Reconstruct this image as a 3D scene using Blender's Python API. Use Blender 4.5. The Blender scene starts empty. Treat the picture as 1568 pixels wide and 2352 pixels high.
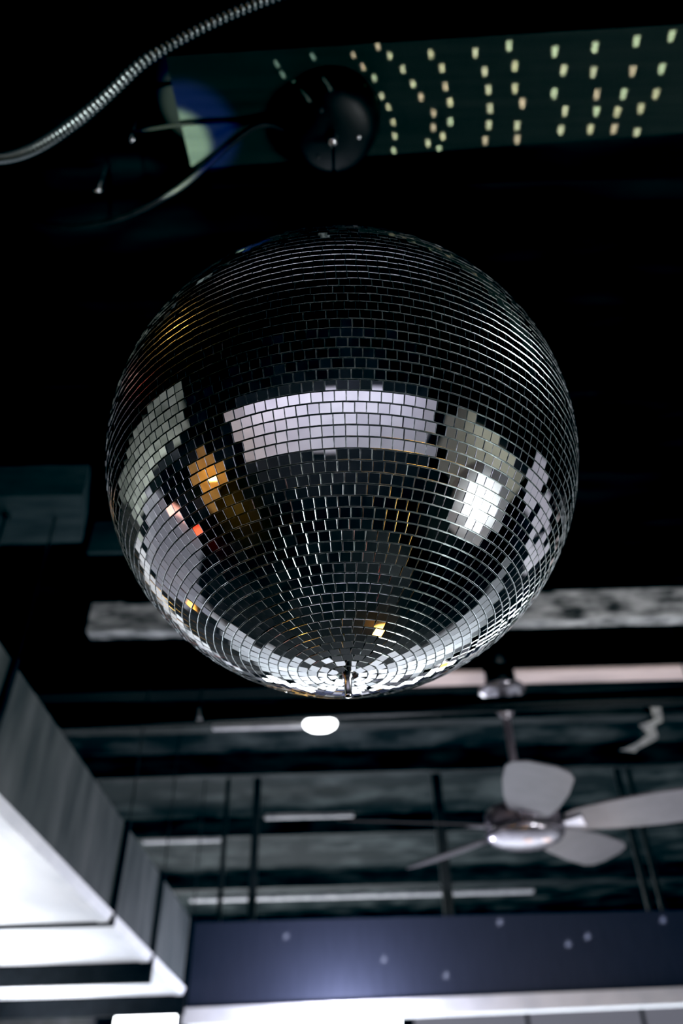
import bpy, bmesh, math, random
from mathutils import Vector, Matrix, Quaternion
random.seed(7)
SC = bpy.context.scene
COL = SC.collection
RAD = math.radians

# ------------------------------------------------------------------ camera
F, CX, CY = 1699.0, 784.0, 1176.0           # focal length in pixels of the 1568 x 2352 frame (26 mm on 36 mm)
PITCH, ROLL = RAD(37.4), RAD(1.5)
CAM = Vector((0, 0, 1.5))
FW = Vector((0, math.cos(PITCH), math.sin(PITCH)))
_u0 = Vector((0, -math.sin(PITCH), math.cos(PITCH)))
RT = Vector((1, 0, 0)) * math.cos(ROLL) - _u0 * math.sin(ROLL)
UP = _u0 * math.cos(ROLL) + Vector((1, 0, 0)) * math.sin(ROLL)
cd = bpy.data.cameras.new('camera')
cam = bpy.data.objects.new('camera', cd); COL.objects.link(cam)
M = Matrix((RT, UP, -FW)).transposed().to_4x4(); M.translation = CAM
cam.matrix_world = M
cd.sensor_fit = 'VERTICAL'; cd.sensor_height = 36.0; cd.lens = 26.0
cd.clip_start = 0.02; cd.clip_end = 100
cd.dof.use_dof = True; cd.dof.focus_distance = 0.72; cd.dof.aperture_fstop = 3.2
SC.camera = cam

def ray(x, y):
    return (FW + RT * ((x - CX) / F) + UP * ((CY - y) / F)).normalized()
def at_z(x, y, z):
    d = ray(x, y); return CAM + d * ((z - CAM.z) / d.z)
def at_y(x, y, Y):
    d = ray(x, y); return CAM + d * (Y / d.y)

# ------------------------------------------------------------------ materials
def mat(name, col, rough=0.6, metal=0.0, spec=0.5, emit=None, estr=0.0, var=None, vscale=6.0,
        vstretch=(1, 1, 1), vlo=0.4, vhi=0.65, bump=0.0, detail=6.0):
    m = bpy.data.materials.new(name); m.use_nodes = True
    nt = m.node_tree; b = nt.nodes['Principled BSDF']
    b.inputs['Base Color'].default_value = (*col, 1)
    b.inputs['Roughness'].default_value = rough
    b.inputs['Metallic'].default_value = metal
    b.inputs['Specular IOR Level'].default_value = spec
    if emit:
        b.inputs['Emission Color'].default_value = (*emit, 1)
        b.inputs['Emission Strength'].default_value = estr
    if var or bump:
        tc = nt.nodes.new('ShaderNodeTexCoord'); mp = nt.nodes.new('ShaderNodeMapping')
        mp.inputs['Scale'].default_value = vstretch
        nt.links.new(tc.outputs['Object'], mp.inputs['Vector'])
        n = nt.nodes.new('ShaderNodeTexNoise'); n.inputs['Scale'].default_value = vscale
        n.inputs['Detail'].default_value = detail
        nt.links.new(mp.outputs['Vector'], n.inputs['Vector'])
        if var:
            r = nt.nodes.new('ShaderNodeValToRGB')
            r.color_ramp.elements[0].position = vlo; r.color_ramp.elements[0].color = (*col, 1)
            r.color_ramp.elements[1].position = vhi; r.color_ramp.elements[1].color = (*var, 1)
            nt.links.new(n.outputs['Fac'], r.inputs['Fac'])
            nt.links.new(r.outputs['Color'], b.inputs['Base Color'])
        if bump:
            bp = nt.nodes.new('ShaderNodeBump'); bp.inputs['Strength'].default_value = bump
            bp.inputs['Distance'].default_value = 0.02
            nt.links.new(n.outputs['Fac'], bp.inputs['Height'])
            nt.links.new(bp.outputs['Normal'], b.inputs['Normal'])
    return m

MT = {}
MT['mirror'] = mat('mirror_glass', (0.86, 0.88, 0.88), rough=0.02, metal=1.0, var=(0.80, 0.84, 0.83), vscale=9)
MT['tile_edge'] = mat('cut_glass_edge', (0.45, 0.50, 0.49), rough=0.22, metal=0.95, var=(0.9, 0.95, 0.95), vscale=260)
MT['core'] = mat('ball_core_grey', (0.08, 0.095, 0.095), rough=0.28, metal=0.9, var=(0.20, 0.225, 0.22), vscale=60)
MT['chrome'] = mat('worn_chrome', (0.6, 0.62, 0.63), rough=0.18, metal=1.0, var=(0.45, 0.46, 0.47), vscale=80)
MT['black'] = mat('black_paint', (0.006, 0.008, 0.009), rough=0.45, var=(0.012, 0.015, 0.016), vscale=12)
MT['black_gloss'] = mat('black_plastic', (0.002, 0.0025, 0.003), rough=0.45, spec=0.25, var=(0.004, 0.005, 0.005), vscale=30)
MT['beam_wood'] = mat('stained_timber', (0.0040, 0.0064, 0.0056), rough=0.85, spec=0.08, var=(0.0072, 0.0102, 0.0088), vscale=5, vstretch=(0.5, 12, 3), vlo=0.3, vhi=0.75, bump=0.15)
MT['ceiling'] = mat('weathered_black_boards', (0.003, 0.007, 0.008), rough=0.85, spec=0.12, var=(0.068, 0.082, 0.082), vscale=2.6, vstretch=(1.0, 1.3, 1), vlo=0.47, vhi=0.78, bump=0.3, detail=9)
MT['ceiling_shaded'] = mat('shaded_black_boards', (0.001, 0.0014, 0.0016), rough=0.9, spec=0.05, var=(0.006, 0.0095, 0.0095), vscale=3, vstretch=(0.5, 2.5, 1), vlo=0.5, vhi=0.8, bump=0.3)  # near boards made darker: fall-off of the light put into their colour
MT['joist_dark'] = mat('black_painted_joist', (0.004, 0.006, 0.007), rough=0.8, spec=0.2, var=(0.035, 0.044, 0.046), vscale=4, vstretch=(0.7, 2, 3), vlo=0.42, vhi=0.8)
MT['joist_worn'] = mat('worn_painted_joist', (0.012, 0.017, 0.018), rough=0.75, var=(0.55, 0.57, 0.58), vscale=14, vstretch=(0.6, 1.6, 2), vlo=0.36, vhi=0.66, detail=10)
MT['joist_pink'] = mat('pale_bare_plank', (0.62, 0.50, 0.47), rough=0.75, var=(0.42, 0.34, 0.32), vscale=9, vstretch=(0.6, 4, 2), vlo=0.5, vhi=0.8)
MT['plank_teal'] = mat('faded_teal_plank', (0.013, 0.022, 0.025), rough=0.8, spec=0.15, var=(0.030, 0.046, 0.050), vscale=8, vstretch=(0.6, 3, 2), vlo=0.35, vhi=0.7)
MT['batten'] = mat('pale_batten', (0.55, 0.54, 0.56), rough=0.7, var=(0.35, 0.35, 0.37), vscale=12)
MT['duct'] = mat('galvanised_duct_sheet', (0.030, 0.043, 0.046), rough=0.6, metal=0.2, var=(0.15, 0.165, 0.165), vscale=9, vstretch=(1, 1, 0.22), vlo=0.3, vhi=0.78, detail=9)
MT['duct_under'] = mat('duct_underside_uplit_tone', (0.78, 0.80, 0.83), rough=0.6, var=(0.62, 0.65, 0.69), vscale=3, vlo=0.4, vhi=0.8)  # paler than the duct sides: brightness of light from below put into colour
MT['flange'] = mat('dark_duct_flange', (0.003, 0.004, 0.006), rough=0.7, spec=0.15, var=(0.006, 0.008, 0.011), vscale=14)
MT['navy'] = mat('navy_painted_panel', (0.020, 0.026, 0.048), rough=0.6, spec=0.3, var=(0.030, 0.037, 0.066), vscale=12, vstretch=(5, 1, 0.4), vlo=0.3, vhi=0.8)
MT['header'] = mat('white_header_paint', (0.82, 0.84, 0.87), rough=0.5, var=(0.7, 0.73, 0.77), vscale=6)
MT['fan'] = mat('fan_lilac_grey_metal', (0.12, 0.105, 0.125), rough=0.35, metal=0.35, var=(0.16, 0.14, 0.165), vscale=7)
MT['fan_blade'] = mat('fan_blade_lilac_grey', (0.095, 0.085, 0.097), rough=0.4, var=(0.07, 0.063, 0.072), vscale=9)
MT['fan_cup'] = mat('fan_brushed_cup', (0.42, 0.40, 0.44), rough=0.22, metal=0.8, var=(0.32, 0.30, 0.34), vscale=20)
MT['lamp_white'] = mat('lit_opal_glass', (0.9, 0.9, 0.9), emit=(0.95, 0.98, 1.0), estr=9.0)
MT['wall_dark'] = mat('dark_wall_paint', (0.003, 0.004, 0.005), rough=0.85, spec=0.2, var=(0.022, 0.022, 0.030), vscale=2.2, vlo=0.48, vhi=0.72)
MT['wall_lilac'] = mat('lilac_white_wall', (0.68, 0.66, 0.75), rough=0.8, var=(0.46, 0.44, 0.53), vscale=3, vlo=0.35, vhi=0.7)
MT['wall_brick'] = mat('grey_green_brick', (0.20, 0.22, 0.19), rough=0.8, var=(0.5, 0.53, 0.48), vscale=9, vlo=0.35, vhi=0.7)
MT['wall_grey'] = mat('grey_lilac_wall', (0.30, 0.30, 0.34), rough=0.8, var=(0.24, 0.24, 0.28), vscale=4)
MT['wall_beige'] = mat('beige_wall', (0.34, 0.34, 0.29), rough=0.8, var=(0.26, 0.26, 0.22), vscale=6)
MT['wood_brown'] = mat('brown_wood_panelling', (0.36, 0.22, 0.07), rough=0.6, var=(0.18, 0.10, 0.03), vscale=6, vstretch=(1, 6, 0.6))
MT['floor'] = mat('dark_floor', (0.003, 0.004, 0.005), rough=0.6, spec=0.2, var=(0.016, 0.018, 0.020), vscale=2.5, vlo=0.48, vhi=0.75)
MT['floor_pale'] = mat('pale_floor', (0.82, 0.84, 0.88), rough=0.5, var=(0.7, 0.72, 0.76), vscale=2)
MT['daylight'] = mat('bright_window_glass', (0.8, 0.8, 0.8), emit=(0.90, 0.95, 1.0), estr=10.0)
MT['dimlight'] = mat('dim_window_glass', (0.1, 0.1, 0.12), rough=0.3, emit=(0.55, 0.55, 0.66), estr=0.22)
MT['sidelight'] = mat('lilac_window_glass', (0.5, 0.5, 0.5), emit=(0.62, 0.58, 0.72), estr=0.4)
MT['orange_globe'] = mat('lit_orange_globe', (0.9, 0.5, 0.1), emit=(1.0, 0.50, 0.08), estr=16.0)
MT['spot_lens'] = mat('lit_spotlight_lens', (0.9, 0.9, 0.9), emit=(0.96, 0.98, 1.0), estr=105.0)
MT['dish'] = mat('white_glare_dish', (0.75, 0.77, 0.78), rough=0.5, var=(0.65, 0.68, 0.70), vscale=12)
MT['pink_tube'] = mat('lit_pink_tube', (0.9, 0.6, 0.5), emit=(1.0, 0.42, 0.34), estr=1.6)
MT['red_lamp'] = mat('lit_red_lamp', (0.9, 0.1, 0.05), emit=(1.0, 0.07, 0.03), estr=3.0)
MT['conduit'] = mat('ribbed_steel_conduit', (0.13, 0.15, 0.15), rough=0.3, metal=0.95, var=(0.10, 0.12, 0.12), vscale=40)
MT['cable'] = mat('black_rubber_rib_shade', (0.0008, 0.001, 0.001), rough=0.8, spec=0.03, var=(0.0014, 0.0016, 0.0016), vscale=30)
MT['cord'] = mat('black_cord_rubber', (0.0015, 0.002, 0.002), rough=0.5, spec=0.12, var=(0.003, 0.0035, 0.0035), vscale=30)
MT['orange_bulb'] = mat('lit_orange_bulb', (0.9, 0.5, 0.1), emit=(1.0, 0.42, 0.07), estr=5.0)
MT['peel'] = mat('peeling_pale_paint', (0.32, 0.32, 0.29), rough=0.8, var=(0.15, 0.15, 0.15), vscale=14)

# ------------------------------------------------------------------ mesh helpers
def link(name, bm, m, parent=None, smooth=False):
    me = bpy.data.meshes.new(name); bm.to_mesh(me); bm.free()
    ms = m if isinstance(m, (list, tuple)) else [m]
    for k in ms: me.materials.append(k)
    if smooth:
        me.polygons.foreach_set('use_smooth', [True] * len(me.polygons))
    o = bpy.data.objects.new(name, me); COL.objects.link(o)
    if parent is not None: o.parent = parent
    return o
def empty(name, loc):
    o = bpy.data.objects.new(name, None); COL.objects.link(o); o.location = loc
    o.empty_display_size = 0.1
    return o
def tag(o, label, cat, group=None, kind=None):
    o['label'] = label; o['category'] = cat
    if group: o['group'] = group
    if kind: o['kind'] = kind
    return o
def struct(o, label=None):
    o['kind'] = 'structure'
    if label: o['label'] = label
    return o
def box(bm, lo, hi, bevel=0.0):
    r = bmesh.ops.create_cube(bm, size=1.0)
    c = [(a + b) / 2 for a, b in zip(lo, hi)]; s = [abs(b - a) for a, b in zip(lo, hi)]
    for v in r['verts']:
        v.co = Vector((v.co.x * s[0] + c[0], v.co.y * s[1] + c[1], v.co.z * s[2] + c[2]))
    if bevel:
        es = list({e for v in r['verts'] for e in v.link_edges})
        bmesh.ops.bevel(bm, geom=es, offset=bevel, segments=2, affect='EDGES')
def hexa(bm, bot, top):
    """solid from two quads listed the same way round"""
    a = [bm.verts.new(p) for p in bot]; b = [bm.verts.new(p) for p in top]
    bm.faces.new(a[::-1]); bm.faces.new(b)
    for i in range(4):
        j = (i + 1) % 4; bm.faces.new((a[i], a[j], b[j], b[i]))
    bmesh.ops.recalc_face_normals(bm, faces=bm.faces)
def lathe(bm, prof, seg=48, center=(0, 0, 0), M4=None):
    rings = []
    c = Vector(center)
    for (r, z) in prof:
        if r < 1e-6:
            rings.append([bm.verts.new(Vector((0, 0, z)))])
        else:
            rings.append([bm.verts.new(Vector((r * math.cos(2 * math.pi * k / seg), r * math.sin(2 * math.pi * k / seg), z))) for k in range(seg)])
    new = [v for rg in rings for v in rg]
    for a, b in zip(rings, rings[1:]):
        for k in range(seg):
            j = (k + 1) % seg
            if len(a) == 1 and len(b) == 1: continue
            if len(a) == 1: bm.faces.new((a[0], b[j], b[k]))
            elif len(b) == 1: bm.faces.new((a[k], a[j], b[0]))
            else: bm.faces.new((a[k], a[j], b[j], b[k]))
    for v in new:
        if M4: v.co = M4 @ v.co
        v.co += c
    bmesh.ops.recalc_face_normals(bm, faces=bm.faces)
def smooth_path(pts, n):
    """Catmull-Rom through pts, n samples per span"""
    P = [Vector(p) for p in pts]; P = [P[0] * 2 - P[1]] + P + [P[-1] * 2 - P[-2]]
    out = []
    for i in range(1, len(P) - 2):
        a, b, c, d = P[i - 1:i + 3]
        for k in range(n):
            t = k / n
            out.append(0.5 * ((2 * b) + (c - a) * t + (2 * a - 5 * b + 4 * c - d) * t * t + (3 * b - a - 3 * c + d) * t ** 3))
    out.append(P[-2].copy())
    return out
def resample(path, step):
    out = [path[0].copy()]; acc = 0.0
    for a, b in zip(path, path[1:]):
        L = (b - a).length; pos = step - acc
        while pos <= L:
            out.append(a.lerp(b, pos / L)); pos += step
        acc = (acc + L) % step if L else acc
        acc = L - (pos - step)
    return out
def tube(bm, path, rad, seg=12, cap=True):
    """rad: number or function of index"""
    rings = []; t = (path[1] - path[0]).normalized()
    n = t.orthogonal().normalized()
    for i, p in enumerate(path):
        t2 = (path[min(i + 1, len(path) - 1)] - path[max(i - 1, 0)]).normalized()
        n = (n - t2 * n.dot(t2)).normalized(); bn = t2.cross(n)
        r = rad(i) if callable(rad) else rad
        rings.append([bm.verts.new(p + (n * math.cos(2 * math.pi * k / seg) + bn * math.sin(2 * math.pi * k / seg)) * r) for k in range(seg)])
    for a, b in zip(rings, rings[1:]):
        for k in range(seg):
            j = (k + 1) % seg; bm.faces.new((a[k], a[j], b[j], b[k]))
    if cap:
        bm.faces.new(rings[0][::-1]); bm.faces.new(rings[-1])
    bmesh.ops.recalc_face_normals(bm, faces=bm.faces)
def rod(bm, a, b, r, seg=12): tube(bm, [Vector(a), (Vector(a) + Vector(b)) / 2, Vector(b)], r, seg)
def lamp(name, kind, loc, target=None, energy=10, color=(1, 1, 1), **kw):
    l = bpy.data.lights.new(name, kind); l.energy = energy; l.color = color
    for k, v in kw.items(): setattr(l, k, v)
    o = bpy.data.objects.new(name, l); COL.objects.link(o); o.location = loc
    if target is not None:
        o.rotation_euler = (Vector(target) - Vector(loc)).to_track_quat('-Z', 'Y').to_euler()
    return o

# ------------------------------------------------------------------ mirror ball
R = 0.30
BC = Vector((0.00216, 0.74627, 2.14673))
ZB = 3.135                                   # underside of the beam that carries the ball
ZJ = 3.20                                    # underside of the joists further back
ZC = 3.36                                    # ceiling boards

ball = empty('mirror_ball', BC)
tag(ball, 'large mirror ball of small square glass tiles hanging from a rod', 'mirror ball')
bm = bmesh.new()
bmesh.ops.create_uvsphere(bm, u_segments=128, v_segments=48, radius=R - 0.0022)
link('ball_core', bm, MT['core'], ball, True)

NR = 86; D = math.pi / NR; T = 0.0026
verts, faces, mi = [], [], []
rg = random.Random(11)
for i in range(1, NR - 1):
    lat = -math.pi / 2 + (i + 0.5) * D
    cnt = max(5, int(2 * math.pi * math.cos(lat) / D))
    ph = rg.uniform(0, 2 * math.pi)
    rowt = rg.gauss(0, 0.0025)
    low = max(0.0, (-lat - 1.28) / 0.29)          # tiles near the lower pole sit more unevenly
    for k in range(cnt):
        lon = ph + 2 * math.pi * k / cnt
        n = Vector((math.cos(lat) * math.cos(lon), math.cos(lat) * math.sin(lon), math.sin(lat)))
        e = Vector((-math.sin(lon), math.cos(lon), 0)); u = n.cross(e)
        j = 0.0095 + 0.05 * low
        q = Quaternion(e, rg.gauss(0, j) + rowt) @ Quaternion(u, rg.gauss(0, j)) @ Quaternion(n, rg.gauss(0, 0.012 + 0.1 * low))
        e2, u2, n2 = q @ e, q @ u, q @ n
        wid = 2 * math.pi * math.cos(lat) / cnt
        hw = min(wid, D * 1.04) * R * 0.5 * 0.952; hh = D * R * 0.5 * 0.905
        c = n * (R + rg.uniform(-0.0003, 0.0004))
        b0 = len(verts)
        ch = 0.00035                              # tiny ground edge round the mirror face
        for lev, s in ((-T, 0.0), (-ch, 0.0), (0.0, ch)):
            for sx, sy in ((-1, -1), (1, -1), (1, 1), (-1, 1)):
                verts.append(c + e2 * (sx * (hw - s)) + u2 * (sy * (hh - s)) + n2 * lev)
        faces.append((b0 + 8, b0 + 9, b0 + 10, b0 + 11)); mi.append(0)
        for k2 in range(4):
            a, b = k2, (k2 + 1) % 4
            faces.append((b0 + a, b0 + b, b0 + 4 + b, b0 + 4 + a)); mi.append(1)
            faces.append((b0 + 4 + a, b0 + 4 + b, b0 + 8 + b, b0 + 8 + a)); mi.append(1)
me = bpy.data.meshes.new('mirror_tiles'); me.from_pydata([tuple(v) for v in verts], [], faces)
me.materials.append(MT['mirror']); me.materials.append(MT['tile_edge'])
me.polygons.foreach_set('material_index', mi); me.update()
tl = bpy.data.objects.new('mirror_tiles', me); COL.objects.link(tl); tl.parent = ball

bm = bmesh.new()
lathe(bm, [(0.0, -R - 0.0255), (0.0035, -R - 0.025), (0.0042, -R - 0.022), (0.0042, -R - 0.004), (0.006, -R - 0.003), (0.006, -R + 0.002), (0.013, -R + 0.003), (0.0, -R + 0.003)], 24)
o = link('bottom_stud', bm, MT['chrome'], ball, True); o['label'] = 'short chrome stud under the ball'
bm = bmesh.new()
lathe(bm, [(0, R + 0.03), (0.012, R + 0.03), (0.016, R + 0.022), (0.045, R + 0.006), (0.05, R - 0.008), (0, R - 0.008)], 40)
link('top_cap', bm, MT['black_gloss'], ball, True)
bm = bmesh.new()
rod(bm, (0, 0, R + 0.028), (0, 0, ZB - 0.112 - BC.z), 0.0028, 10)
link('hanging_rod', bm, MT['black_gloss'], ball, True)

# motor the ball hangs from
mo = empty('ball_motor', (BC.x, BC.y, ZB))
tag(mo, 'round black motor housing under the stained beam, turning the mirror ball', 'motor')
bm = bmesh.new()
lathe(bm, [(0, 0), (0.103, 0), (0.103, -0.012), (0.097, -0.03), (0.088, -0.062), (0.07, -0.076), (0.03, -0.08), (0, -0.08)], 56)
link('motor_housing', bm, MT['cord'], mo, True)
bm = bmesh.new()
lathe(bm, [(0, -0.078), (0.011, -0.078), (0.011, -0.094), (0.008, -0.096), (0.008, -0.112), (0, -0.112)], 20)
link('spindle', bm, MT['chrome'], mo, True)
for (a, rr) in ((0.1, 0.055), (2.2, 0.055), (4.3, 0.055)):
    bm = bmesh.new()
    lathe(bm, [(0, -0.0795), (0.004, -0.0790), (0.0045, -0.0755), (0, -0.0755)], 12, (rr * math.cos(a), rr * math.sin(a), 0))
    link('screw', bm, MT['chrome' if a < 1 else 'black_gloss'], mo, True)

# ------------------------------------------------------------------ ceiling, beams, joists
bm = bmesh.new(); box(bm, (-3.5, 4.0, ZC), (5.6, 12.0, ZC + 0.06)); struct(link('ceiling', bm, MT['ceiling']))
bm = bmesh.new(); box(bm, (-3.5, -2.6, ZC), (5.6, 4.0, ZC + 0.06)); struct(link('ceiling', bm, MT['ceiling_shaded']))
# board that carries the motor
pl = at_z(440, 388, ZB); pr = at_z(1568, 305, ZB); ql = at_z(378, 128, ZB); qr = at_z(1568, 55, ZB)
def ext(a, b, t): return a + (b - a) * t
pr2, qr2 = ext(pl, pr, 1.6), ext(ql, qr, 1.6)
bm = bmesh.new()
hexa(bm, [pl, pr2, qr2, ql], [v + Vector((0, 0, 0.05)) for v in (pl, pr2, qr2, ql)])
struct(link('beam_board', bm, MT['beam_wood']), 'stained timber board the mirror ball hangs from')
bm = bmesh.new(); box(bm, (ql.x + 0.04, 0.50, ZB + 0.0505), (5.5, 0.93, ZC - 0.0005)); struct(link('ceiling_beam', bm, MT['ceiling_shaded']))
def joist(name, px, py, width, m, x0=-3.4, x1=5.5, z=ZJ, h=None, label=None):
    p = at_z(px, py, z)
    bm = bmesh.new(); box(bm, (x0, p.y - width / 2, z), (x1, p.y + width / 2, ZC - 0.0005 if h is None else z + h), 0.004)
    return struct(link(name, bm, m), label)
def X(px, py, z=ZJ): return at_z(px, py, z).x
joist('ceiling_joist', 100, 905, 0.09, MT['ceiling_shaded'])
joist('ceiling_joist', 1450, 1428, 0.085, MT['joist_worn'], x0=X(205, 1465), label='worn joist with flaking pale paint behind the mirror ball')
joist('ceiling_joist', 300, 1600, 0.16, MT['ceiling_shaded'])
pb = joist('ceiling_plank', 1350, 1553, 0.16, MT['joist_pink'], x0=X(905, 1580), z=ZJ - 0.02, h=0.0195, label='pale pinkish plank above the ceiling fan mount')
joist('ceiling_joist', 600, 1672, 0.12, MT['joist_dark'], z=ZJ + 0.004)
for py, w in ((1778, 0.07), (1918, 0.09), (2040, 0.24)):
    joist('ceiling_joist', 784, py, w, MT['joist_dark'])
# faded plank on the left
a, b, c, d = at_z(-40, 1141, ZJ), at_z(190, 1137, ZJ), at_z(188, 1246, ZJ), at_z(-40, 1252, ZJ)
bm = bmesh.new(); hexa(bm, [d, c, b, a], [v + Vector((0, 0, 0.15)) for v in (d, c, b, a)])
struct(link('beam_plank', bm, MT['plank_teal']), 'faded teal plank end at the far left')
a, b = at_z(200, 1272, ZJ), at_z(420, 1262, ZJ)
bm = bmesh.new(); box(bm, (a.x, a.y - 0.012, ZJ), (b.x, a.y + 0.012, ZC), 0.002); struct(link('ceiling_batten', bm, MT['plank_teal']), 'thin teal batten left of the ball')
# pale battens far back on the ceiling
for (x0, x1, py, w) in ((608, 812, 1881, 0.055), (328, 508, 1937, 0.06), (436, 1205, 2071, 0.13)):
    p0, p1 = at_z(x0, py, ZJ - 0.03), at_z(x1, py, ZJ - 0.03)
    bm = bmesh.new(); box(bm, (p0.x, p0.y - w / 2, ZJ - 0.03), (p1.x, p0.y + w / 2, ZJ), 0.004)
    struct(link('ceiling_batten', bm, MT['batten']))
p0, p1 = at_z(488, 1676, ZJ - 0.02), at_z(700, 1668, ZJ - 0.02)
bm = bmesh.new(); box(bm, (p0.x, p0.y - 0.02, ZJ - 0.02), (p1.x, p0.y + 0.02, ZJ + 0.0035), 0.003)
struct(link('ceiling_batten', bm, MT['batten']), 'short pale batten left of the oval ceiling lamp')

# oval ceiling lamp
p = at_z(735, 1661, ZJ - 0.02)
ol = empty('ceiling_lamp', (p.x, p.y, ZJ + 0.004)); tag(ol, 'small lit oval ceiling lamp just below the mirror ball', 'lamp')
bm = bmesh.new(); lathe(bm, [(0, 0), (0.1, 0), (0.1, -0.014), (0.09, -0.018), (0, -0.018)], 40, M4=Matrix.Diagonal((1.05, 0.7, 1, 1)))
link('lamp_base', bm, MT['black'], ol, True)
bm = bmesh.new(); lathe(bm, [(0.09, -0.018), (0.094, -0.03), (0.085, -0.05), (0.06, -0.066), (0.03, -0.073), (0, -0.075)], 40, M4=Matrix.Diagonal((1.05, 0.7, 1, 1)))
link('glass_shade', bm, MT['lamp_white'], ol, True)

# black pipe crossing in front of the fan
z = 2.90
a, b = at_z(430, 1661, z), at_z(1700, 1572, z)
y = (a.y + b.y) / 2
pip = empty('ceiling_pipe', (1.2, y, z)); tag(pip, 'long black pipe crossing under the joists in front of the fan mount', 'pipe')
bm = bmesh.new(); rod(bm, (-4.5, a.y - y, 0), (4.25, b.y - y, 0), 0.036, 20); link('pipe_run', bm, MT['cord'], pip, True)
for xx in (-1.9, 0.45, 2.2):
    bm = bmesh.new(); lathe(bm, [(0.0365, -0.014), (0.041, -0.014), (0.041, 0.014), (0.0365, 0.014)], 24, (xx, 0, 0), Matrix.Rotation(RAD(90), 4, 'Y'))
    c_ = link('pipe_clip', bm, MT['black'], pip, True)
    bm = bmesh.new(); rod(bm, (xx, 0, 0.04), (xx, 0, ZC - z), 0.005, 8); link('clip_rod', bm, MT['black'], c_)

# ------------------------------------------------------------------ ceiling fan
p0 = at_z(1158, 1540, ZJ - 0.02); fy = p0.y
hub = at_y(1192, 1922, fy)
fx = (p0.x * 0.5 + hub.x * 0.5)
fan = empty('ceiling_fan', (fx, fy, ZJ - 0.02))
tag(fan, 'lilac grey five blade ceiling fan on a long downrod below the pale plank', 'ceiling fan')
hz = hub.z - (ZJ - 0.02)
bm = bmesh.new(); lathe(bm, [(0, 0), (0.075, 0), (0.08, -0.05), (0.078, -0.095), (0, -0.095)], 40)
o = link('canopy', bm, MT['black_gloss'], fan, True)
bm = bmesh.new(); rod(bm, (0, 0, -0.002), (0, 0, ZC - (ZJ - 0.02)), 0.06, 24); link('mount_stem', bm, MT['black_gloss'], fan, True)
bm = bmesh.new(); lathe(bm, [(0.0, -0.092), (0.112, -0.096), (0.122, -0.108), (0.118, -0.122), (0.09, -0.137), (0.05, -0.15), (0.03, -0.19), (0, -0.19)], 40); link('canopy_ring', bm, MT['fan_cup'], fan, True)
bm = bmesh.new(); rod(bm, (0, 0, -0.18), (0, 0, hz + 0.2), 0.020, 16); link('downrod', bm, MT['fan'], fan, True)
bm = bmesh.new(); lathe(bm, [(0.020, -0.19), (0.055, -0.20), (0.052, -0.22), (0.034, -0.25), (0.021, -0.27)], 32); link('rod_collar', bm, MT['fan_cup'], fan, True)
bm = bmesh.new(); lathe(bm, [(0, hz + 0.215), (0.03, hz + 0.21), (0.055, hz + 0.18), (0.07, hz + 0.14), (0.16, hz + 0.12), (0.175, hz + 0.10), (0.175, hz + 0.055), (0.15, hz + 0.04), (0, hz + 0.04)], 48)
link('motor_housing', bm, MT['fan'], fan, True)
bm = bmesh.new(); lathe(bm, [(0.145, hz + 0.04), (0.182, hz + 0.026), (0.178, hz + 0.002), (0.155, hz - 0.022), (0.11, hz - 0.040), (0.05, hz - 0.050), (0, hz - 0.052)], 56)
link('bowl_cover', bm, MT['fan_cup'], fan, True)
def blade_bm(ang):
    bm = bmesh.new(); prof = [(0.20, 0.06), (0.25, 0.085), (0.40, 0.11), (0.60, 0.125), (0.78, 0.122), (0.84, 0.10), (0.87, 0.05)]
    top, bot = [], []
    for r_, w_ in prof:
        for s in (-1, 1):
            v = Vector((r_, s * w_, s * w_ * math.tan(RAD(-15))))
            top.append(bm.verts.new(v + Vector((0, 0, 0.004)))); bot.append(bm.verts.new(v - Vector((0, 0, 0.004))))
    n = len(prof)
    for i in range(n - 1):
        a, b, c, d = 2 * i, 2 * i + 1, 2 * i + 3, 2 * i + 2
        bm.faces.new((top[a], top[d], top[c], top[b])); bm.faces.new((bot[a], bot[b], bot[c], bot[d]))
        bm.faces.new((top[a], bot[a], bot[d], top[d])); bm.faces.new((top[b], top[c], bot[c], bot[b]))
    bm.faces.new((top[0], top[1], bot[1], bot[0])); bm.faces.new((top[-2], bot[-2], bot[-1], top[-1]))
    bmesh.ops.recalc_face_normals(bm, faces=bm.faces)
    bmesh.ops.transform(bm, matrix=Matrix.Translation((0, 0, hz + 0.045)) @ Matrix.Rotation(ang, 4, 'Z'), verts=bm.verts)
    return bm
def iron_bm(ang):
    bm = bmesh.new(); hexa(bm, [Vector((0.13, -0.02, -0.006)), Vector((0.27, -0.045, 0.004)), Vector((0.27, 0.045, -0.016)), Vector((0.13, 0.02, -0.006))],
                           [Vector((0.13, -0.02, 0.0)), Vector((0.27, -0.045, 0.01)), Vector((0.27, 0.045, -0.010)), Vector((0.13, 0.02, 0.0))])
    bmesh.ops.transform(bm, matrix=Matrix.Translation((0, 0, hz + 0.040)) @ Matrix.Rotation(ang, 4, 'Z'), verts=bm.verts)
    return bm
for k in range(5):
    ang = RAD(-24 + 72 * k)
    bl = link('blade', blade_bm(ang), MT['fan_blade'], fan)
    link('blade_iron', iron_bm(ang), MT['fan_cup'], bl)

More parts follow.
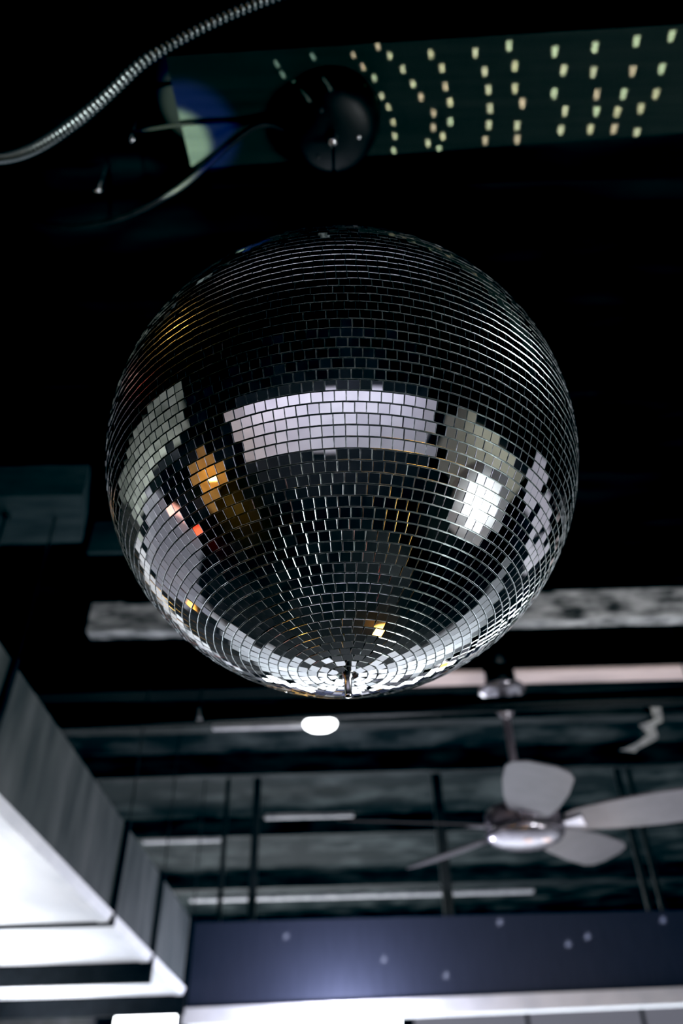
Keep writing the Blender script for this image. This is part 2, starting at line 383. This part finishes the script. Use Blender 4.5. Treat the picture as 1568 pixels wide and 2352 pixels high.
# ------------------------------------------------------------------ air duct on the left
DS = 0.84
DP = Vector((-1.273 * DS, 4.36 * DS, 1.5 + 0.671 * DS)); DD = Vector((0.018, 1, -0.0878)).normalized()
DH = 0.1146 * 4.36 * DS * 1.0
DU = DD.cross(Vector((-1, 0, 0))).normalized()
if DU.z < 0: DU = -DU
DL = Vector((-1, 0, 0)); DL = (DL - DD * DL.dot(DD)).normalized()
def dpt(yy): return DP + DD * ((yy - DP.y) / DD.y)          # lower right edge at depth yy
duct = empty('air_duct', dpt(3.6)); tag(duct, 'big rectangular sheet metal air duct hung along the lower left', 'air duct')
inv = Matrix.Translation(-duct.location)
W = 1.25
seams = [1.75, 2.18, 4.36 * DS, 5.28 * DS, 6.33 * DS]
for s0, s1 in zip(seams, seams[1:]):
    a, b = dpt(s0 + 0.008), dpt(s1 - 0.008)
    bm = bmesh.new()
    hexa(bm, [a, b, b + DL * W, a + DL * W], [v + DU * DH for v in (a, b, b + DL * W, a + DL * W)])
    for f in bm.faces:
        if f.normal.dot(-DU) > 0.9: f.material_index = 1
    bmesh.ops.transform(bm, matrix=inv, verts=bm.verts)
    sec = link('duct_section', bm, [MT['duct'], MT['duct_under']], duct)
    bm = bmesh.new()                                          # pale corner angle along the lower edge
    q = [v + DL * -0.003 - DU * 0.004 for v in (a, b)]
    hexa(bm, [q[0], q[1], q[1] + DL * 0.045, q[0] + DL * 0.045], [q[0] + DU * 0.038 - DL * 0.016, q[1] + DU * 0.038 - DL * 0.016, q[1] + DU * 0.038 + DL * 0.0025, q[0] + DU * 0.038 + DL * 0.0025])
    bmesh.ops.transform(bm, matrix=inv, verts=bm.verts)
    link('corner_angle', bm, MT['header'], sec)
for i, s in enumerate(seams[1:]):
    c = dpt(s); w = 0.014
    drop = (0.0, 0.014, 0.095, 0.10)[i]
    bm = bmesh.new()
    lo = c - DD * w - DL * 0.022 - DU * drop; hi = c + DD * w - DL * 0.022 - DU * drop
    hexa(bm, [lo, hi, hi + DL * (W + 0.03), lo + DL * (W + 0.03)], [v + DU * (DH + 0.012 + drop) for v in (lo, hi, hi + DL * (W + 0.03), lo + DL * (W + 0.03))])
    bmesh.ops.transform(bm, matrix=inv, verts=bm.verts)
    link('duct_flange', bm, MT['flange'], duct)
for s in seams[1:]:
    c = dpt(s) + DU * (DH - 0.03) - DL * 0.017
    bm = bmesh.new(); rod(bm, c - duct.location, Vector((c.x, c.y, ZC)) - duct.location, 0.0045, 8)
    link('hanger_rod', bm, MT['black'], duct)

# ------------------------------------------------------------------ hung bulkhead at the far side
BY = 5.5
tl_, bl_ = at_y(800, 2110, BY), at_y(800, 2308, BY)
bx0 = at_y(440, 2200, BY).x
zt, zb = tl_.z, bl_.z
zl = at_y(440, 2316, BY).z; zr_ = at_y(1568, 2268, BY); zr = zl + (zr_.z - zl) * (4.6 - bx0) / (zr_.x - bx0)
def slanted(bm, x0, x1, y0, y1, d0, d1=None):
    """solid between the bulkhead's slightly sloping bottom line plus d0 and either that line plus d1 or the level top"""
    f = lambda x: zl + (zr - zl) * (x - bx0) / (4.6 - bx0)
    lo = [Vector((x, y, f(x) + d0)) for x, y in ((x0, y0), (x1, y0), (x1, y1), (x0, y1))]
    hi = [Vector((v.x, v.y, zt if d1 is None else f(v.x) + d1)) for v in lo]
    hexa(bm, lo, hi)
bm = bmesh.new(); slanted(bm, bx0, 4.6, BY, BY + 0.25, 0.0)
bh = struct(link('wall_bulkhead', bm, MT['navy']), 'dark navy bulkhead panel hung across the bottom of the picture')
bm = bmesh.new(); slanted(bm, bx0 - 0.02, 4.6, BY - 0.03, BY + 0.27, -0.085, 0.0)
struct(link('trim_1', bm, MT['header'], bh), 'white header trim along the bulkhead bottom')
bm = bmesh.new(); box(bm, (bx0 - 0.065, BY + 0.02, zb - 0.1), (bx0 - 0.002, BY + 0.2, zt + 0.02), 0.004)
struct(link('trim_2', bm, MT['flange'], bh))
for px, py, r in ((576, 2126, 0.027), (500, 2140, 0.016), (1032, 2108, 0.034), (1492, 2085, 0.02), (1522, 2085, 0.016)):
    p = at_y(px, py, BY + 0.12)
    bm = bmesh.new(); box(bm, (p.x - r, BY + 0.12 - r, zt - 0.01), (p.x + r, BY + 0.12 + r, ZC - 0.0005), 0.003)
    struct(link('hanger_post', bm, MT['black'], bh))

# ------------------------------------------------------------------ cables at the top left
pts = [at_z(720, -45, 3.02), at_z(612, -4, 3.02), at_z(500, 43, 3.0), at_z(400, 95, 2.98), at_z(325, 145, 2.96), at_z(240, 225, 2.95), at_z(160, 290, 2.95), at_z(85, 338, 2.97), at_z(20, 360, 3.0), at_z(-60, 365, 3.04)]
path = resample(smooth_path(pts, 24), 0.0014)
bm = bmesh.new(); tube(bm, path, lambda i: 0.0085 + 0.0034 * abs(math.cos(math.pi * i / 8)), 14)
for f_i, f in enumerate(bm.faces):
    f.material_index = 1 if 3 <= (f_i // 14) % 8 <= 4 else 0  # groove faces blackened: shade between the steel ribs put into the colour
tag(link('flexible_conduit', bm, [MT['conduit'], MT['cable']], None, True), 'ribbed steel flexible conduit curving across the top left', 'conduit')
zc = ZB - 0.03
pts = [Vector((BC.x - 0.099, BC.y + 0.005, zc)), at_z(600, 285, zc), at_z(540, 322, zc - 0.02), at_z(470, 385, zc - 0.05), at_z(405, 436, zc - 0.08), at_z(330, 478, zc - 0.10), at_z(240, 510, zc - 0.09), at_z(140, 520, zc - 0.06), at_z(50, 500, zc - 0.02), at_z(-50, 460, zc + 0.03), at_z(-160, 400, zc + 0.1)]
bm = bmesh.new(); tube(bm, smooth_path(pts, 12), 0.0062, 10)
tag(link('power_cord', bm, MT['cord'], None, True), 'thick black power cord sagging left from the ball motor', 'cord')
zc = ZB - 0.012
pts = [Vector((BC.x - 0.101, BC.y - 0.02, zc)), at_z(560, 275, zc), at_z(470, 281, zc), at_z(405, 287, zc), at_z(320, 300, zc), at_z(220, 320, zc), at_z(80, 350, zc + 0.01), at_z(-60, 380, zc + 0.03)]
bm = bmesh.new(); tube(bm, smooth_path(pts, 10), 0.0042, 8)
tag(link('thin_cable', bm, MT['cable'], None, True), 'thin black cable running along the beam board left of the motor', 'cable')
# ring of an eye bolt and a small hook
p = at_z(226, 437, ZB + 0.08)
eb = empty('eye_bolt', (p.x, p.y, ZC)); tag(eb, 'small steel eye bolt in the dark ceiling above the sagging cord', 'eye bolt')
bm = bmesh.new(); ring = [Vector((0.011 * math.cos(t), 0.004 * math.sin(t), p.z - ZC + 0.011 * math.sin(t))) for t in [2 * math.pi * k / 24 for k in range(25)]]
tube(bm, ring, 0.0022, 8); link('eye_ring', bm, MT['chrome'], eb, True)
bm = bmesh.new(); rod(bm, (0, 0, p.z - ZC + 0.011), (0, 0, 0), 0.003, 8); link('bolt_shank', bm, MT['black'], eb, True)
p = at_z(298, 325, ZB + 0.06)
hk = empty('screw_hook', (p.x, p.y, ZC)); tag(hk, 'tiny bright metal hook between the conduit and the sagging cord', 'hook')
bm = bmesh.new(); rod(bm, (0, 0, 0), (0, 0, p.z - ZC), 0.0022, 8); link('hook_shank', bm, MT['black'], hk, True)
bm = bmesh.new(); tube(bm, smooth_path([(0, 0, p.z - ZC), (0.006, -0.004, p.z - ZC - 0.006), (0.012, -0.008, p.z - ZC - 0.002), (0.013, -0.009, p.z - ZC + 0.006)], 6), 0.0028, 8)
link('hook_tip', bm, MT['chrome'], hk, True)
# thin hanger rod that carries the near end of the duct from the teal plank
p = at_z(13, 1188, ZJ - 0.02); q = dpt(p.y) + DU * DH
bm = bmesh.new(); rod(bm, Vector((p.x, p.y, ZJ)) - duct.location, Vector((p.x, p.y, q.z)) - duct.location, 0.006, 8); tr = link('hanger_rod', bm, MT['black'], duct, True)
bm = bmesh.new(); lathe(bm, [(0.0, -0.018), (0.018, -0.018), (0.018, 0), (0, 0)], 6, Vector((p.x, p.y, ZJ)) - duct.location); link('rod_nut', bm, MT['chrome'], tr)
# peeling paint right of the fan rod
bm = bmesh.new(); rr = random.Random(4)
cl = [(1505, 1628), (1512, 1655), (1485, 1668), (1500, 1690), (1480, 1705), (1450, 1718), (1440, 1726)]
L = []; Rr = []
for i, (x, y) in enumerate(cl):
    w = 13 + rr.uniform(-4, 8)
    L.append(bm.verts.new(at_z(x - w, y + rr.uniform(-4, 4), ZJ - 0.012 - rr.uniform(0, 0.02)))); Rr.append(bm.verts.new(at_z(x + w, y + rr.uniform(-4, 4), ZJ - 0.008)))
for i in range(len(cl) - 1): bm.faces.new((L[i], L[i + 1], Rr[i + 1], Rr[i]))
tag(link('ceiling_peeling_paint', bm, MT['peel']), 'zigzag flake of pale peeling paint on the ceiling right of the fan rod', 'peeling paint')

# ------------------------------------------------------------------ room shell
def slab(name, lo, hi, m, label=None):
    bm = bmesh.new(); box(bm, lo, hi); return struct(link(name, bm, m), label)
slab('floor', (-3.5, -2.6, -0.1), (5.6, 12, 0), MT['floor'])
slab('wall_back', (-3.4, -2.5, 0), (2.95, -2.4, ZC), MT['wall_dark'])
slab('wall_back_panel', (-3.395, -2.4, 0.02), (2.9, -2.38, 1.66), MT['wall_lilac'], 'lilac white lower wall mirrored as a pale band across the ball')
slab('wall_left', (-3.5, -2.5, 0), (-3.4, 12, ZC), MT['wall_dark'])
slab('wall_left_brick', (-3.4, -0.75, 2.16), (-3.37, 4.9, ZC), MT['wall_brick'], 'grey green brickwork mirrored on the left of the ball')
slab('wall_left_panel', (-3.4, 0.92, 0.12), (-3.37, 3.9, 2.05), MT['wall_grey'], 'pale wall panel mirrored on the lower left of the ball')
slab('wall_left_wood', (-3.4, -1.15, 0.02), (-3.38, -0.1, 1.35), MT['wood_brown'])
slab('wall_right', (2.9, -2.5, 0), (3.0, 0.7, ZC), MT['wall_dark'])
slab('wall_right_panel', (2.88, -1.9, 0.02), (2.9, 0.7, 1.8), MT['wall_beige'])
slab('wall_return', (3.0, 0.6, 0), (5.5, 0.7, ZC), MT['wall_dark'])
slab('wall_side', (5.5, 0.6, 0), (5.6, 12, ZC), MT['wall_dark'])
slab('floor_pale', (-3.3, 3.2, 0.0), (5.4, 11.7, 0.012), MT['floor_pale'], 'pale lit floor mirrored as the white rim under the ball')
slab('wall_front', (-3.5, 11.9, 0), (5.6, 12, ZC), MT['wall_dark'])
def window(n, lo, hi, axis, m, bars, fw=0.05):
    w = struct(empty('window_%d' % n, [(a + b) / 2 for a, b in zip(lo, hi)])); c = w.location.copy()
    a = 0 if axis == 'x' else 1
    def bx(name, l, h, mm):
        bm = bmesh.new(); box(bm, l, h); bmesh.ops.transform(bm, matrix=Matrix.Translation(-c), verts=bm.verts)
        return link(name, bm, mm, w)
    bx('window_pane', lo, hi, m)
    def span(u0, u1, z0, z1):
        l = list(lo); h = list(hi); l[a], h[a] = u0, u1; l[2], h[2] = z0, z1
        o = 1 - a; l[o] -= 0.015; h[o] += 0.015
        return l, h
    bx('window_frame', *span(lo[a] - fw, hi[a] + fw, hi[2], hi[2] + fw), MT['flange'])
    bx('window_frame', *span(lo[a] - fw, hi[a] + fw, lo[2] - fw, lo[2]), MT['flange'])
    for k in range(bars + 1):
        u = lo[a] + (hi[a] - lo[a]) * k / bars
        bx('window_bar', *span(u - fw / 2, u + fw / 2, lo[2], hi[2]), MT['flange'])
xa = at_y(925, 2345, 11.85).x
window(1, (-3.2, 11.82, 0.3), (-1.0, 11.86, 2.25), 'x', MT['daylight'], 2)
window(2, (-0.9, 11.82, 0.3), (xa, 11.86, 2.25), 'x', MT['daylight'], 1)
window(3, (xa + 0.12, 11.82, 0.3), (5.3, 11.86, 2.25), 'x', MT['dimlight'], 3)
window(4, (5.44, 0.95, 1.25), (5.48, 5.2, 2.75), 'y', MT['sidelight'], 3, 0.2)

# ------------------------------------------------------------------ lamps that show in the mirror tiles
def bdir(az, el):
    a, e = RAD(az), RAD(el); return Vector((math.sin(a) * math.cos(e), math.cos(a) * math.cos(e), math.sin(e)))
# spotlight on a stand, lower right behind the camera
sp = BC + bdir(104, -30) * 2.15
can = empty('stage_spotlight', (sp.x, sp.y, 0)); tag(can, 'black spotlight on a floor stand, mirrored as a white glare right on the ball', 'spotlight')
aim = (BC - sp).normalized(); Q = aim.to_track_quat('Z', 'Y').to_matrix().to_4x4(); h0 = sp.z
bm = bmesh.new(); lathe(bm, [(0.0, -0.2), (0.08, -0.2), (0.15, -0.12), (0.185, 0.0), (0.30, 0.045), (0.52, 0.17), (0.52, 0.18), (0.30, 0.057), (0.18, 0.012), (0, 0.0)], 48, (0, 0, h0), Q)  # white dish added around an enlarged lens to spread the mirrored glare
link('glare_dish', bm, MT['dish'], can, True)
bm = bmesh.new(); lathe(bm, [(0, 0.004), (0.178, 0.004), (0.22, 0.03), (0.235, 0.07), (0.21, 0.14), (0.14, 0.21), (0.07, 0.24), (0, 0.25)], 40, (0, 0, h0), Q)
link('lens', bm, MT['spot_lens'], can, True)
bm = bmesh.new(); rod(bm, (0, 0, 0.35), (0, 0, h0 - 0.1), 0.018, 12); link('pole', bm, MT['black'], can, True)
for k in range(3):
    a = RAD(120 * k + 20); bm = bmesh.new(); rod(bm, (0, 0, 0.45), (0.38 * math.cos(a), 0.38 * math.sin(a), 0.01), 0.012, 10); link('leg', bm, MT['black'], can, True)
# orange wall lamp
p = BC + bdir(-113, -23) * 3.85; p.x = -3.27
wl = empty('orange_wall_lamp', (-3.38, p.y, p.z)); tag(wl, 'round orange wall lamp mirrored on the left middle of the ball', 'wall lamp')
bm = bmesh.new(); lathe(bm, [(0, 0), (0.06, 0), (0.055, 0.02), (0.02, 0.03), (0.02, 0.05), (0, 0.05)], 24, M4=Matrix.Rotation(RAD(90), 4, 'Y')); link('wall_plate', bm, MT['black'], wl, True)
bm = bmesh.new(); bmesh.ops.create_uvsphere(bm, u_segments=24, v_segments=16, radius=0.10); bmesh.ops.translate(bm, vec=(0.14, 0, 0), verts=bm.verts)
link('globe', bm, MT['orange_globe'], wl, True)
# pink tube and red lamp beside the pale panel on the left wall
pk = empty('pink_tube_sconce', (-3.4, 0.86, 0.55)); tag(pk, 'upright pink tube light mirrored at the edge of the pale panel', 'tube light')
bm = bmesh.new(); rod(bm, (0.05, 0, 0.06), (0.05, 0, 0.98), 0.085, 18); link('tube', bm, MT['pink_tube'], pk, True)
for zz in (0.0, 0.98):
    bm = bmesh.new(); box(bm, (0.0, -0.095, zz), (0.145, 0.095, zz + 0.06), 0.006); link('end_cap', bm, MT['black'], pk)
rl = empty('red_lamp', (-3.4, 0.80, 0.28)); tag(rl, 'small red lamp mirrored below the pink tube on the ball', 'lamp')
bm = bmesh.new(); box(bm, (0, -0.13, -0.12), (0.03, 0.13, 0.12), 0.006); link('lamp_plate', bm, MT['black'], rl)
bm = bmesh.new(); lathe(bm, [(0.11, 0.0), (0.105, 0.04), (0.07, 0.075), (0, 0.09)], 20, (0.03, 0, 0), Matrix.Rotation(RAD(90), 4, 'Y')); link('lamp_lens', bm, MT['red_lamp'], rl, True)
# small orange bulbs on floor stands
def pendant(pos, r, label):
    e = empty('bulb_lamp', (pos.x, pos.y, 0.012 if pos.y > 3.2 else 0)); tag(e, label, 'floor lamp', 'small orange bulbs on stands')
    z = pos.z - e.location.z
    bm = bmesh.new(); lathe(bm, [(0, 0), (0.12, 0), (0.12, 0.015), (0.02, 0.03), (0, 0.03)], 24); link('base', bm, MT['black'], e, True)
    bm = bmesh.new(); rod(bm, (0, 0, 0.028), (0, 0, z - r * 1.5), 0.010, 10); link('pole', bm, MT['black'], e, True)
    bm = bmesh.new(); lathe(bm, [(0, z - r * 1.9), (r * 0.35, z - r * 1.8), (r * 0.4, z - r * 0.9), (0, z - r * 0.9)], 16); link('socket', bm, MT['black'], e, True)
    bm = bmesh.new(); lathe(bm, [(r * math.sin(math.pi * k / 12), z + r * math.cos(math.pi * k / 12)) for k in range(13)], 20); link('bulb', bm, MT['orange_bulb'], e, True)
pendant(BC + bdir(20.5, -8) * 4.1, 0.075, 'upper of two orange bulbs mirrored at the lower right rim of the ball')
pendant(BC + bdir(15.5, -12) * 4.1, 0.075, 'lower of two orange bulbs mirrored at the lower right rim of the ball')
pendant(BC + bdir(-51, -19) * 3.4, 0.10, 'orange bulb mirrored at the lower left rim of the ball')
fl = BC + bdir(24, -62) * 2.3
tb = empty('table_lamp', (fl.x, fl.y, 0)); tag(tb, 'low orange table lamp mirrored near the bottom of the ball', 'table lamp')
bm = bmesh.new(); lathe(bm, [(0, 0), (0.07, 0), (0.07, 0.015), (0.015, 0.03), (0.012, 0.11), (0, 0.11)], 24); link('base', bm, MT['black'], tb, True)
bm = bmesh.new(); lathe(bm, [(0.10, 0.10), (0.085, 0.18), (0.05, 0.22), (0, 0.225)], 24); link('lamp_shade', bm, MT['orange_globe'], tb, True)

# ------------------------------------------------------------------ lights
lamp('wall_wash', 'AREA', (-0.2, -1.55, 2.1), (-0.2, -2.4, 0.75), 33, (0.90, 0.87, 1.0), shape='RECTANGLE', size=4.8, size_y=0.2, spread=RAD(120))  # unseen area light added to brighten the lilac panel for the mirror tiles
lamp('brick_wash', 'AREA', (-2.9, 1.6, 1.9), (-3.4, 1.7, 2.8), 10, (0.95, 1.0, 0.92), shape='RECTANGLE', size=4.0, size_y=0.2)  # unseen fill added for the mirrored brickwork
lamp('panel_wash', 'AREA', (-2.7, 2.3, 2.7), (-3.4, 2.3, 0.9), 5, (0.93, 0.93, 1.0), shape='RECTANGLE', size=2.4, size_y=0.2)  # unseen fill added for the mirrored left panel
lamp('partition_wash', 'AREA', (2.45, -0.3, 2.1), (2.9, -0.3, 0.9), 6, (1.0, 0.98, 0.9), shape='RECTANGLE', size=1.8, size_y=0.15, spread=RAD(110))  # unseen fill added for the mirrored beige panel
lamp('panel_halo_fill', 'POINT', (2.55, 0.1, 0.95), None, 7, (1.0, 1.0, 0.97), shadow_soft_size=0.05)  # point light added behind the dish, lights the panel as a halo
lamp('orange_glow', 'POINT', (-3.1, p.y, p.z), None, 18, (1.0, 0.58, 0.14), shadow_soft_size=0.08)
# uplights under the duct
for x, y, z, e in ((-1.9, 2.6, 1.35, 26), (-2.0, 3.9, 1.3, 26), (-1.9, 4.9, 1.35, 22)):
    lamp('duct_uplight', 'SPOT', (x, y, z), (x + 0.2, y + 0.1, 3), e * 3.0, (0.93, 0.96, 1.0), spot_size=RAD(115), spot_blend=0.8, shadow_soft_size=0.05)
# glow at the foot of the bulkhead, then fills added for floor, joists and fan
g = at_y(830, 2320, BY - 0.35)
lamp('bulkhead_glow', 'POINT', (g.x - 0.12, BY - 0.36, zb - 0.20), None, 60, (0.80, 0.80, 1.0), shadow_soft_size=0.05)
lamp('floor_fill', 'AREA', (0.9, 7.4, 1.75), (0.9, 6.6, 0), 260, (0.90, 0.95, 1.0), shape='RECTANGLE', size=4.5, size_y=2.0)  # unseen area light added to brighten the pale floor
lamp('joist_fill', 'SPOT', (1.9, 2.3, 1.2), (1.6, 3.5, 3.2), 60, (0.98, 0.97, 1.0), spot_size=RAD(70), spot_blend=0.9, shadow_soft_size=0.06)  # unseen spot added to lift the worn joist and pink plank
lamp('fan_fill', 'SPOT', (1.6, 4.9, 1.3), (fx, fy, 2.4), 7, (0.98, 0.95, 1.0), spot_size=RAD(75), spot_blend=0.9, shadow_soft_size=0.12)  # unseen spot added below to light the blades, no lamp of the fan
# coloured wash on the left end of the beam board
bp = at_z(418, 318, ZB)
lamp('beam_wash_pale', 'SPOT', (bp.x - 0.10, bp.y - 0.05, 2.35), (bp.x - 0.012, bp.y + 0.01, ZB), 620, (0.85, 1.0, 0.62), spot_size=RAD(11.5), spot_blend=0.5, shadow_soft_size=0.01)
lamp('beam_wash_blue', 'SPOT', (bp.x - 0.10, bp.y - 0.05, 2.34), (bp.x + 0.014, bp.y - 0.012, ZB), 120, (0.10, 0.16, 1.0), spot_size=RAD(16.5), spot_blend=0.5, shadow_soft_size=0.01)
lamp('conduit_fill', 'SPOT', (-0.25, -0.35, 2.1), at_z(180, 265, 2.95), 150, (0.95, 1.0, 1.0), spot_size=RAD(14), spot_blend=0.3, shadow_soft_size=0.05)  # unseen spot added for the highlights on the conduit ribs

# area lights added at the ball, imitating its tiles' flecks on board and bulkhead
SPD = BC + bdir(104, -30) * 2.15
def fleck(target, w, h, power, col, roll=0.0):
    to_t = (target - BC).normalized(); to_l = (SPD - BC).normalized()
    n = (to_t + to_l).normalized()
    src = BC + n * (R + 0.004)
    d = (target - src).normalized()
    l = bpy.data.lights.new('fleck_light', 'AREA'); l.shape = 'RECTANGLE'; l.size = w; l.size_y = h
    l.spread = RAD(0.35); l.energy = power; l.color = col
    o = bpy.data.objects.new('fleck_light', l); COL.objects.link(o)
    zax = -d; yax = Vector((0, 1, 0)); yax = (yax - zax * yax.dot(zax)).normalized(); xax = yax.cross(zax)
    rot = Matrix((xax, yax, zax)).transposed() @ Matrix.Rotation(roll, 3, 'Z')
    m4 = rot.to_4x4(); m4.translation = src; o.matrix_world = m4
DOTS = [(85,248),(127,302),(178,352),(212,432),(242,482),(264,550),(270,612),(266,678),(143,650),(195,210),(248,250),(307,312),(353,378),(389,438),(444,510),(444,574),(421,645),(434,243),(483,306),(498,390),(519,460),(520,548),(487,613),(471,674),(633,240),(675,322),(692,403),(700,488),(694,563),(677,633),(784,207),(811,298),(810,398),(844,466),(821,567),(821,628),(990,232),(1030,316),(987,422),(1036,500),(1017,586),(1171,213),(1163,325),(1179,425),(1177,502),(1150,582),(1358,184),(1340,320),(1300,423),(1272,503),(1257,580),(1516,162),(1471,310),(1445,423),(1377,489),(1359,598)]
rf = random.Random(3)
for (x, y) in DOTS:
    t = min(1.0, x / 900.0)
    col = rf.choice([(1.0, 0.78, 0.50), (1.0, 0.66, 0.47), (0.95, 0.90, 0.60), (1.0, 0.82, 0.56)])
    fleck(at_z(768 + x / 1.96, y / 1.96, ZB), 0.005 + 0.006 * t, 0.011 + 0.009 * t, (0.0006 + 0.0028 * t) * 14.0, col, RAD(22 * (1 - t)))
for (x, y) in ((1245,288),(1272,335),(1408,255),(1435,330),(1330,380)):
    fleck(at_z(x / 1.96, y / 1.96, ZB), 0.005, 0.013, 0.005, (0.8, 1.0, 0.85), RAD(25))
for (x, y) in ((880, 2203), (1022, 2240), (1303, 2168), (1347, 2151), (1146, 2118), (1520, 2113), (655, 2150)):
    fleck(at_y(x, y, BY), 0.030, 0.034, 0.014, (0.95, 0.95, 1.0))

# ------------------------------------------------------------------ world and view
w = bpy.data.worlds.new('world'); SC.world = w; w.use_nodes = True
vs = SC.view_settings
w.node_tree.nodes['Background'].inputs[0].default_value = (0.004, 0.006, 0.007, 1)
SC.view_settings.view_transform = 'Standard'; SC.view_settings.look = 'None'
SC.cycles.max_bounces = 8; SC.cycles.glossy_bounces = 5; SC.cycles.diffuse_bounces = 3
SC.cycles.sample_clamp_indirect = 4.0
SC.cycles.use_denoising = True
vs.use_curve_mapping = True
cm = vs.curve_mapping
cm.black_level = (0.0075, 0.0052, 0.0046)
cm.update()
